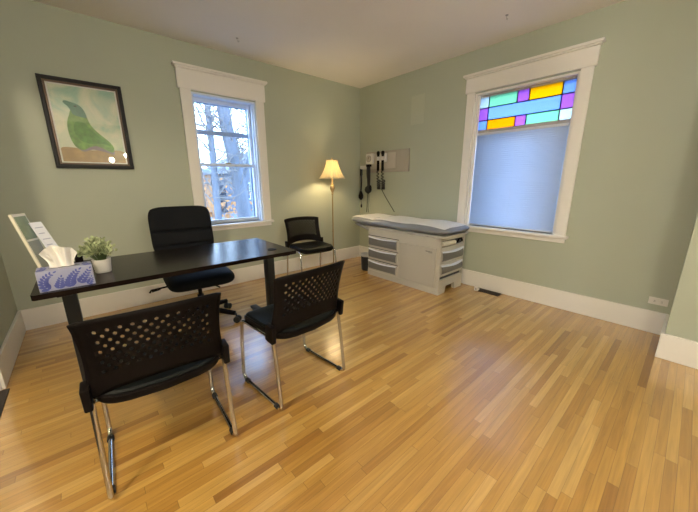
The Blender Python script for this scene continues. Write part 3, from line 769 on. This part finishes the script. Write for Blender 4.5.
b = MB(); b.lathe([(0, -.625), (.010, -.62), (.014, -.60), (.010, -.57), (0, -.565)], (-.048, .036, 0), 12); b.build('probe_tip', M['plastic'], th)

# ------------------------------------------------------------------ things on the desk
DZT = .73
tb = thing('tissue_box', 'lavender tissue box with blue fern print and a white tissue', 'tissue box', (-3.572, -1.588, DZT), math.radians(1.5))
bw, bd, bh = .105, .0575, .103
b = MB(); b.box(-bw, bw, -bd, bd, 0, bh, .003); b.build('carton', M['boxlav'], tb, smooth=False)
b = MB()
def frond(fx, pts, n, L, thick=.0006):
    """fx maps (a,b) on a face to 3-D, second arg = lift"""
    P = bez(*[V(p[0], p[1], 0) for p in pts], n)
    def ell(c, d, l, w):
        nrm = V(-d.y, d.x, 0); poly = [c + d*l*(.5+.5*math.cos(t)) + nrm*w*math.sin(t) for t in frange(0, 9, 2*PI*.9)]
        poly = [(p.x, p.y) for p in poly]
        try: b.prism(poly, lambda a, c_: fx(a, c_, 0), lambda a, c_: fx(a, c_, thick))
        except ValueError: pass
    for i, p in enumerate(P[:-1]):
        d = (P[i+1]-p).normalized(); nrm = V(-d.y, d.x, 0); l = L*(1-.55*i/n)
        for s in (-1, 1): ell(p, (d*.75+nrm*s*.85).normalized(), l*1.2, l*.30)
    ell(P[-1], d, L*.6, L*.15)
front = lambda a, c_, t: (a, -bd-.0002-t, c_)
topf = lambda a, c_, t: (a, c_, bh+.0002+t)
side = lambda a, c_, t: (bw+.0002+t, a, c_)
frond(front, [(-.070, .010), (-.10, .035), (-.085, .075), (-.045, .090)], 8, .024)
frond(front, [(-.035, .008), (-.03, .025), (-.025, .045), (-.020, .062)], 5, .022)
frond(front, [(.010, .008), (.005, .035), (.02, .065), (.05, .088)], 8, .026)
frond(front, [(.045, .020), (.06, .04), (.08, .06), (.092, .085)], 6, .022)
frond(front, [(.075, .006), (.085, .015), (.09, .025), (.093, .04)], 4, .016)
b.build('fern_print', M['boxblue'], tb, smooth=False); b = MB()
frond(topf, [(-.095, -.04), (-.08, -.02), (-.07, .02), (-.085, .045)], 6, .018)
b.build('fern_print', M['boxblue'], tb, smooth=False); b = MB()
frond(topf, [(.095, -.04), (.08, -.02), (.07, .02), (.085, .045)], 6, .018)
b.build('fern_print', M['boxblue'], tb, smooth=False); b = MB()
frond(side, [(-.04, .01), (-.02, .03), (0, .05), (.03, .085)], 7, .02)
b.build('fern_print', M['boxblue'], tb, smooth=False)
b = MB()
TOP = [(-.082, .176), (-.060, .203), (-.035, .214), (-.005, .209), (.022, .203), (.042, .192), (.060, .172)]
def tis(u, v, k=1.0, ph=0.0):
    i = min(5, int(u*6)); f = u*6-i; tx = TOP[i][0]*(1-f)+TOP[i+1][0]*f; tz = TOP[i][1]*(1-f)+TOP[i+1][1]*f
    bx = -.058 + .098*u; bz = bh-.004
    w = v**1.5
    x = bx*(1-w)*(1-.18*math.sin(PI*v)) + tx*w*k; z = bz + (tz-bz)*v*k
    y = (.004+.020*v)*math.sin(u*15+ph+v*2) + .010*v*math.sin(u*6+2*ph)
    return (x, y, z)
b.grid(56, 16, tis); b.grid(48, 14, lambda u, v: (lambda p: (p[0]*.9+.004, p[1]+.016-.006*v, p[2]))(tis(u, v, .90, 2.0)))
ts = b.build('tissue', M['tissue'], tb, ang=180)
b = MB(); b.prism([(.06*math.cos(a), .016*math.sin(a)) for a in frange(0, 23, 2*PI*23/24)], lambda x, y: (x, y, bh+.0003), lambda x, y: (x, y, bh+.001)); b.build('opening', M['socket'], tb, smooth=False)

pt = thing('potted_plant', 'small leafy green plant in a white ribbed pot on the desk', 'plant', (-3.420, -1.395, DZT))
b = MB(); prof = [(0, 0), (.036, 0), (.038, .003)]
for k in range(1, 12):
    z = .003+.075*k/11; prof.append((.038+.007*k/11+(.0012 if k % 2 else -.0006), z))
prof += [(.0455, .080), (.042, .080), (.040, .066), (0, .066)]
b.lathe(prof, seg=36); b.build('pot', M['pot'], pt)
b = MB(); b.lathe([(.0405, .066), (.02, .071), (0, .072)], seg=24); b.build('soil', M['soil'], pt)
bs, bl_ = MB(), MB(); r = random.Random(21)
for i in range(120):
    a = r.uniform(0, 2*PI); e = r.uniform(.05, 1.45); d = V(math.cos(a)*math.cos(e), math.sin(a)*math.cos(e), math.sin(e)*.95+.08).normalized()
    R_ = r.uniform(.050, .082); p0 = V(d.x*.02, d.y*.02, .068); p1 = V(d.x*R_-.010, d.y*R_, .106+d.z*R_*1.25)
    mid = (p0+p1)/2+V(0, 0, .012); q = bez(p0, mid, mid, p1, 6)
    bs.tube(q, .0010, 4)
    for k in range(7):
        p = q[r.choice((3, 4, 5, 6, 6))]; ld = (d + V(r.uniform(-1, 1), r.uniform(-1, 1), r.uniform(-.5, .9))).normalized()
        L_ = r.uniform(.015, .026); w = ld.cross(V(r.uniform(-1, 1), r.uniform(-1, 1), r.uniform(-1, 1))).normalized()*L_*.34
        nn = ld.cross(w).normalized()*L_*.12
        vs = [bl_.bm.verts.new(p+x) for x in (V(0,0,0), ld*L_*.35+w+nn, ld*L_*.75+w*.8+nn, ld*L_, ld*L_*.75-w*.8+nn, ld*L_*.35-w+nn)]
        bl_.bm.faces.new((vs[0], vs[1], vs[2], vs[3])); bl_.bm.faces.new((vs[0], vs[3], vs[4], vs[5]))
bs.build('stem', M['stem'], pt); fo = bl_.build('foliage', M['leaf'], pt, smooth=False)

# upright leaning sign holder and brochure rack
def leaning(name, mtl, parent, x0, y0, y1, z0, length, lean, th, bev=.001, off=0):
    Rm = Matrix.Rotation(-lean, 3, 'Y'); b = MB(); b.box(off, off+th, y0, y1, z0, z0+length, bev, rot=Rm, piv=V(0, 0, 0)); return b.build(name, mtl, parent, smooth=False)
sg = thing('sign_holder', 'leaning cream card sign with green picture behind the tissue box', 'sign holder', (-3.648, -1.36, DZT), math.radians(-28))
ln = math.radians(14)
leaning('card_board', M['cardedge'], sg, 0, -.045, .045, .004, .365, ln, .014)
leaning('card_picture', M['cardart'], sg, 0, -.038, .038, .23, .125, ln, .001, off=.0142)
leaning('card_lower', M['cardolive'], sg, 0, -.038, .038, .03, .19, ln, .001, off=.0142)
b = MB(); b.box(-.02, .045, -.045, .045, 0, .006, .002); b.build('foot_plate', M['cardedge'], sg, smooth=False)
bh_ = thing('brochure_stack', 'white leaning brochures with grey print behind the tissue box', 'brochures', (-3.556, -1.43, DZT), math.radians(-50))
ln2 = math.radians(29)
leaning('pamphlet', M['brochure'], bh_, 0, -.028, .028, .006, .345, ln2, .008)
for k in range(4): leaning('print_line', M['print'], bh_, 0, -.020, .018-.010*(k % 2), .315-.035*k, .005, ln2, .0006, bev=0, off=.0082)
leaning('holder_back', M['acrylic'], bh_, 0, -.034, .034, .002, .16, ln2, .003, off=-.004)
leaning('holder_front', M['acrylic'], bh_, 0, -.034, .034, .002, .09, ln2, .003, off=.018)
b = MB(); b.box(-.04, .03, -.034, .034, 0, .003); b.build('holder_base', M['acrylic'], bh_, smooth=False)
bc = thing('card_box', 'small black desk box between the tissue box and the plant', 'box', (-3.518, -1.345, DZT))
b = MB(); b.box(-.018, .018, -.03, .03, 0, .10, .004); b.build('body', M['plastic'], bc, smooth=False)
b = MB(); b.box(-.020, .020, -.032, .032, .10, .116, .004); b.build('lid', M['plastic'], bc, smooth=False)

# ------------------------------------------------------------------ framed picture
pf = thing('framed_picture', 'black framed watercolour of a green bird on the wall', 'picture', (-3.292, 0, 1.733))
PX, PZ = .274, .360; fw = .047
b = MB()
def fr_ring(b, x1, z1, x0, z0, y0, y1):
    b.box(-x1, -x0, y0, y1, -z1, z1, .002); b.box(x0, x1, y0, y1, -z1, z1, .002); b.box(-x0, x0, y0, y1, z0, z1, .002); b.box(-x0, x0, y0, y1, -z1, -z0, .002)
fr_ring(b, PX, PZ, PX-.030, PZ-.030, -.032, -.001); fr_ring(b, PX-.006, PZ-.006, PX-.026, PZ-.026, -.036, -.03)
b.build('frame', M['frame'], pf, smooth=False)
b = MB(); fr_ring(b, PX-.030, PZ-.030, PX-.044, PZ-.044, -.026, -.001); b.build('frame_lip', M['frameinner'], pf, smooth=False)
b = MB(); b.box(-PX+.044, PX-.044, -.010, -.004, -PZ+.044, PZ-.044); b.build('mount', M['mountpaper'], pf, smooth=False)
ax, az = PX-.055, PZ-.055
b = MB(); b.box(-ax, ax, -.0112, -.0100, -az, az); at = b.build('watercolour', M['artpaper'], pf, smooth=False)
def flat(name, pts, m, lift, sc=(1, 1)):
    b = MB(); q = [(x+3.292, z-1.733) for x, z in pts]
    q = [(max(-ax, min(ax, x)), max(-az, min(az, z))) for x, z in q]
    # smooth the outline
    n = len(q); s_ = []
    for i in range(n):
        p0, p1, p2, p3 = q[i-1], q[i], q[(i+1) % n], q[(i+2) % n]
        for k in range(4):
            t = k/4; s_.append(tuple(.5*(2*p1[j]+(p2[j]-p0[j])*t+(2*p0[j]-5*p1[j]+4*p2[j]-p3[j])*t*t+(3*p1[j]-p0[j]-3*p2[j]+p3[j])*t**3) for j in (0, 1)))
    s_ = [(max(-ax, min(ax, x)), max(-az, min(az, z))) for x, z in s_]
    vs = []
    for p in s_:
        if not vs or (abs(vs[-1][0]-p[0])+abs(vs[-1][1]-p[1]) > 1e-5): vs.append(p)
    b.prism(vs, lambda x, z: (x, -.0112, z), lambda x, z: (x, -.0112-lift, z)); bmesh.ops.triangulate(b.bm, faces=[f for f in b.bm.faces if len(f.verts) > 4])
    return b.build(name, m, at, smooth=False)
flat('painted_ground', [(-3.524, 1.535), (-3.428, 1.545), (-3.36, 1.53), (-3.321, 1.519), (-3.186, 1.537), (-3.056, 1.524), (-3.056, 1.424), (-3.3, 1.42), (-3.534, 1.42)], M['artground'], .0004)
bird = [(-3.40, 1.845), (-3.37, 1.85), (-3.31, 1.84), (-3.296, 1.792), (-3.278, 1.733), (-3.232, 1.673), (-3.174, 1.613), (-3.145, 1.56), (-3.158, 1.518), (-3.203, 1.536), (-3.265, 1.566), (-3.315, 1.555), (-3.354, 1.531), (-3.389, 1.534), (-3.419, 1.571), (-3.435, 1.627), (-3.44, 1.701), (-3.43, 1.767), (-3.41, 1.815)]
flat('painted_tail', [(-3.30, 1.60), (-3.24, 1.62), (-3.16, 1.57), (-3.15, 1.50), (-3.22, 1.52), (-3.30, 1.535), (-3.36, 1.515), (-3.40, 1.54), (-3.42, 1.58), (-3.36, 1.575)], M['birdshade'], .0007)
flat('painted_bird', bird, M['bird'], .0010)
flat('painted_head', [(-3.436, 1.905), (-3.424, 1.921), (-3.386, 1.913), (-3.337, 1.895), (-3.31, 1.856), (-3.299, 1.80), (-3.334, 1.80), (-3.385, 1.815), (-3.398, 1.850), (-3.412, 1.878)], M['birdhead'], .0014)
flat('painted_wing', [(-3.385, 1.75), (-3.33, 1.76), (-3.285, 1.70), (-3.22, 1.635), (-3.165, 1.575), (-3.23, 1.59), (-3.31, 1.585), (-3.37, 1.61), (-3.40, 1.67)], M['birdwing'], .0014)
flat('painted_eye', [(-3.372, 1.885), (-3.362, 1.889), (-3.352, 1.884), (-3.362, 1.877)], M['plastic'], .0017)
b = MB(); b.box(-PX+.042, PX-.042, -.0165, -.015, -PZ+.042, PZ-.042); b.build('glass', M['picglass'], pf, smooth=False)

# ------------------------------------------------------------------ small fixtures
ol = thing('wall_outlet', 'white horizontal wall outlet above the tall baseboard near the wall bump', 'outlet', (0, -3.605, .276))
b = MB(); b.box(-.007, 0, -.058, .058, -.030, .030, .003); b.build('cover_plate', M['outlet'], ol, smooth=False)
for s in (-1, 1):
    b = MB(); b.tube([(-.006, s*.021, 0), (-.0095, s*.021, 0)], .016, 20); sk = b.build('socket', M['outlet'], ol)
    b = MB(); b.box(-.0103, -.009, s*.021-.006, s*.021+.006, .004, .006); b.box(-.0103, -.009, s*.021-.006, s*.021+.006, -.006, -.004); b.build('slot', M['socket'], sk, smooth=False)
vt_ = thing('floor_register', 'dark bronze floor register set along the baseboard under the coloured window', 'vent', (-.085, -2.27, 0))
b = MB(); b.box(-.055, .055, -.125, .125, 0, .004, .001); b.build('rim', M['vent'], vt_, smooth=False)
for k in range(10):
    b = MB(); y = -.105+.0225*k; b.box(-.042, .042, y, y+.010, .004, .009, .001); b.build('louver', M['vent'], vt_, smooth=False)
ad = thing('plug_adapter', 'tiny white plug adapter on the floor beside the dark floor register', 'plug', (-.125, -2.145, 0))
b = MB(); b.box(-.024, .024, -.022, .022, 0, .044, .004); b.build('body', M['outlet'], ad, smooth=False)
b = MB(); b.box(-.026, -.024, -.010, .010, .012, .032); b.build('socket_face', M['greyplastic'], ad, smooth=False)
hk_lab = ['small metal ceiling hook near the clear window', 'small metal ceiling hook near the coloured glass window']
for (x, y), lb in zip(((-2.05, -.415), (-.482, -2.322)), hk_lab):
    h_ = thing('ceiling_hook', lb, 'hook', (x, y, H), 0, 'ceiling hooks')
    b = MB(); b.lathe([(0, 0), (.012, 0), (.012, -.003), (.004, -.008), (0, -.008)], seg=16); b.build('collar', M['hookmetal'], h_)
    b = MB(); b.tube([(0, 0, -.006), (0, 0, -.022)] + [V(.009-.009*math.cos(a), 0, -.022-.009*math.sin(a)) for a in frange(.3, 8, PI*1.25)], .0020, 8); b.build('hook', M['hookmetal'], h_)
b = MB(); b.box(-.004, 0, -.105, .105, -.175, .175, .002); cp = b.build('wall_pale_rectangle', M['patch'], smooth=False, loc=(0, -1.085, 2.145))  # thin rectangle added on the wall, slightly paler than the wall colour
tag(cp, 'pale sage thin raised rectangle high on the wall beside the coloured window', 'cover plate')

# out of view: added fill globes for the room, hall lamp, wall lamps
def globe(label, loc, r, m):
    t = thing('ceiling_light', label, 'ceiling light', loc)
    b = MB(); b.lathe([(0, 0), (r*.5, 0), (r*.52, -.012), (r*.4, -.02), (0, -.02)], seg=32); b.tube([(0, 0, -.015), (0, 0, -.30)], .008, 8); b.build('canopy', M['brass'], t)
    b = MB(); b.lathe([(0, -.29)]+[(r*math.sin(a), -.29-r+r*math.cos(a)) for a in frange(.3, 12, PI-.01)]+[(0, -.29-2*r)], seg=32); b.build('glass_globe', m, t)
globe('added fill light, lit glass globe out of view in the middle of the room', (-2.1, -3.60, H), .15, M['globe'])  # fill globe added out of view to brighten the room
globe('brighter added fill light, lit glass globe out of view near the hall doorway', (-3.85, -4.7, H), .15, M['globe2'])  # second, stronger fill globe added behind the camera
globe('lit glass globe ceiling light in the hall beyond the doorway', (-4.55, -2.95, H), .11, M['hallglobe'])

for x, z, lb in ((-2.72, 1.79, 'lit globe wall lamp on the wall opposite the clear window, lower of two'), (-2.40, 1.92, 'lit globe wall lamp on the wall opposite the clear window, higher of two')):
    t = thing('wall_lamp', lb, 'wall lamp', (x, YB, z))
    b = MB(); b.tube([(0, 0, -.12), (0, .015, -.12)], .05, 20); b.tube([(0, .01, -.12), (0, .10, -.115), (0, .11, -.05)], .008, 8); b.build('bracket', M['brass'], t)
    b = MB(); b.lathe([(0, -.055), (.03, -.048), (.048, -.02), (.050, .005), (.04, .033), (.018, .048), (0, .05)], (0, .11, 0), 24); b.build('glass_globe', M['sconce'], t)

# ------------------------------------------------------------------ world
w = bpy.data.worlds.new('sky'); scn.world = w; w.use_nodes = True; nt = w.node_tree; N = nt.nodes; L = nt.links
bg = N['Background']; tc = N.new('ShaderNodeTexCoord'); sp = N.new('ShaderNodeSeparateXYZ'); L.new(tc.outputs['Generated'], sp.inputs[0])
rp = N.new('ShaderNodeValToRGB'); e = rp.color_ramp.elements
e[0].position = 0.0; e[0].color = (.62, .80, 1.0, 1); e[1].position = .7; e[1].color = (.30, .55, 1.0, 1)
L.new(sp.outputs['Z'], rp.inputs[0]); L.new(rp.outputs[0], bg.inputs[0]); bg.inputs[1].default_value = 9.0

# ------------------------------------------------------------------ camera
f_, pi_, ro, ya = 300.75, .2431, -.0040, .7197
s, c, sp_, cp_ = math.sin(ya), math.cos(ya), math.sin(pi_), math.cos(pi_)
F = V(cp_*s, cp_*c, -sp_); Rr = V(c, -s, 0); U = V(sp_*s, sp_*c, cp_)
X = Rr*math.cos(ro) + U*math.sin(ro); Y = -Rr*math.sin(ro) + U*math.cos(ro)
cam = bpy.data.cameras.new('camera'); co = bpy.data.objects.new('camera', cam); C.objects.link(co)
m4 = Matrix((( X.x, Y.x, -F.x, -3.454), (X.y, Y.y, -F.y, -3.6657), (X.z, Y.z, -F.z, 1.25), (0, 0, 0, 1)))
co.matrix_world = m4
cam.sensor_fit = 'HORIZONTAL'; cam.sensor_width = 36; cam.lens = 36*f_/698; cam.clip_start = .02
scn.camera = co
vs = scn.view_settings
vs.view_transform = 'Standard'; vs.look = 'None'; vs.gamma = 1; vs.use_curve_mapping = False
vs.exposure = 0.15
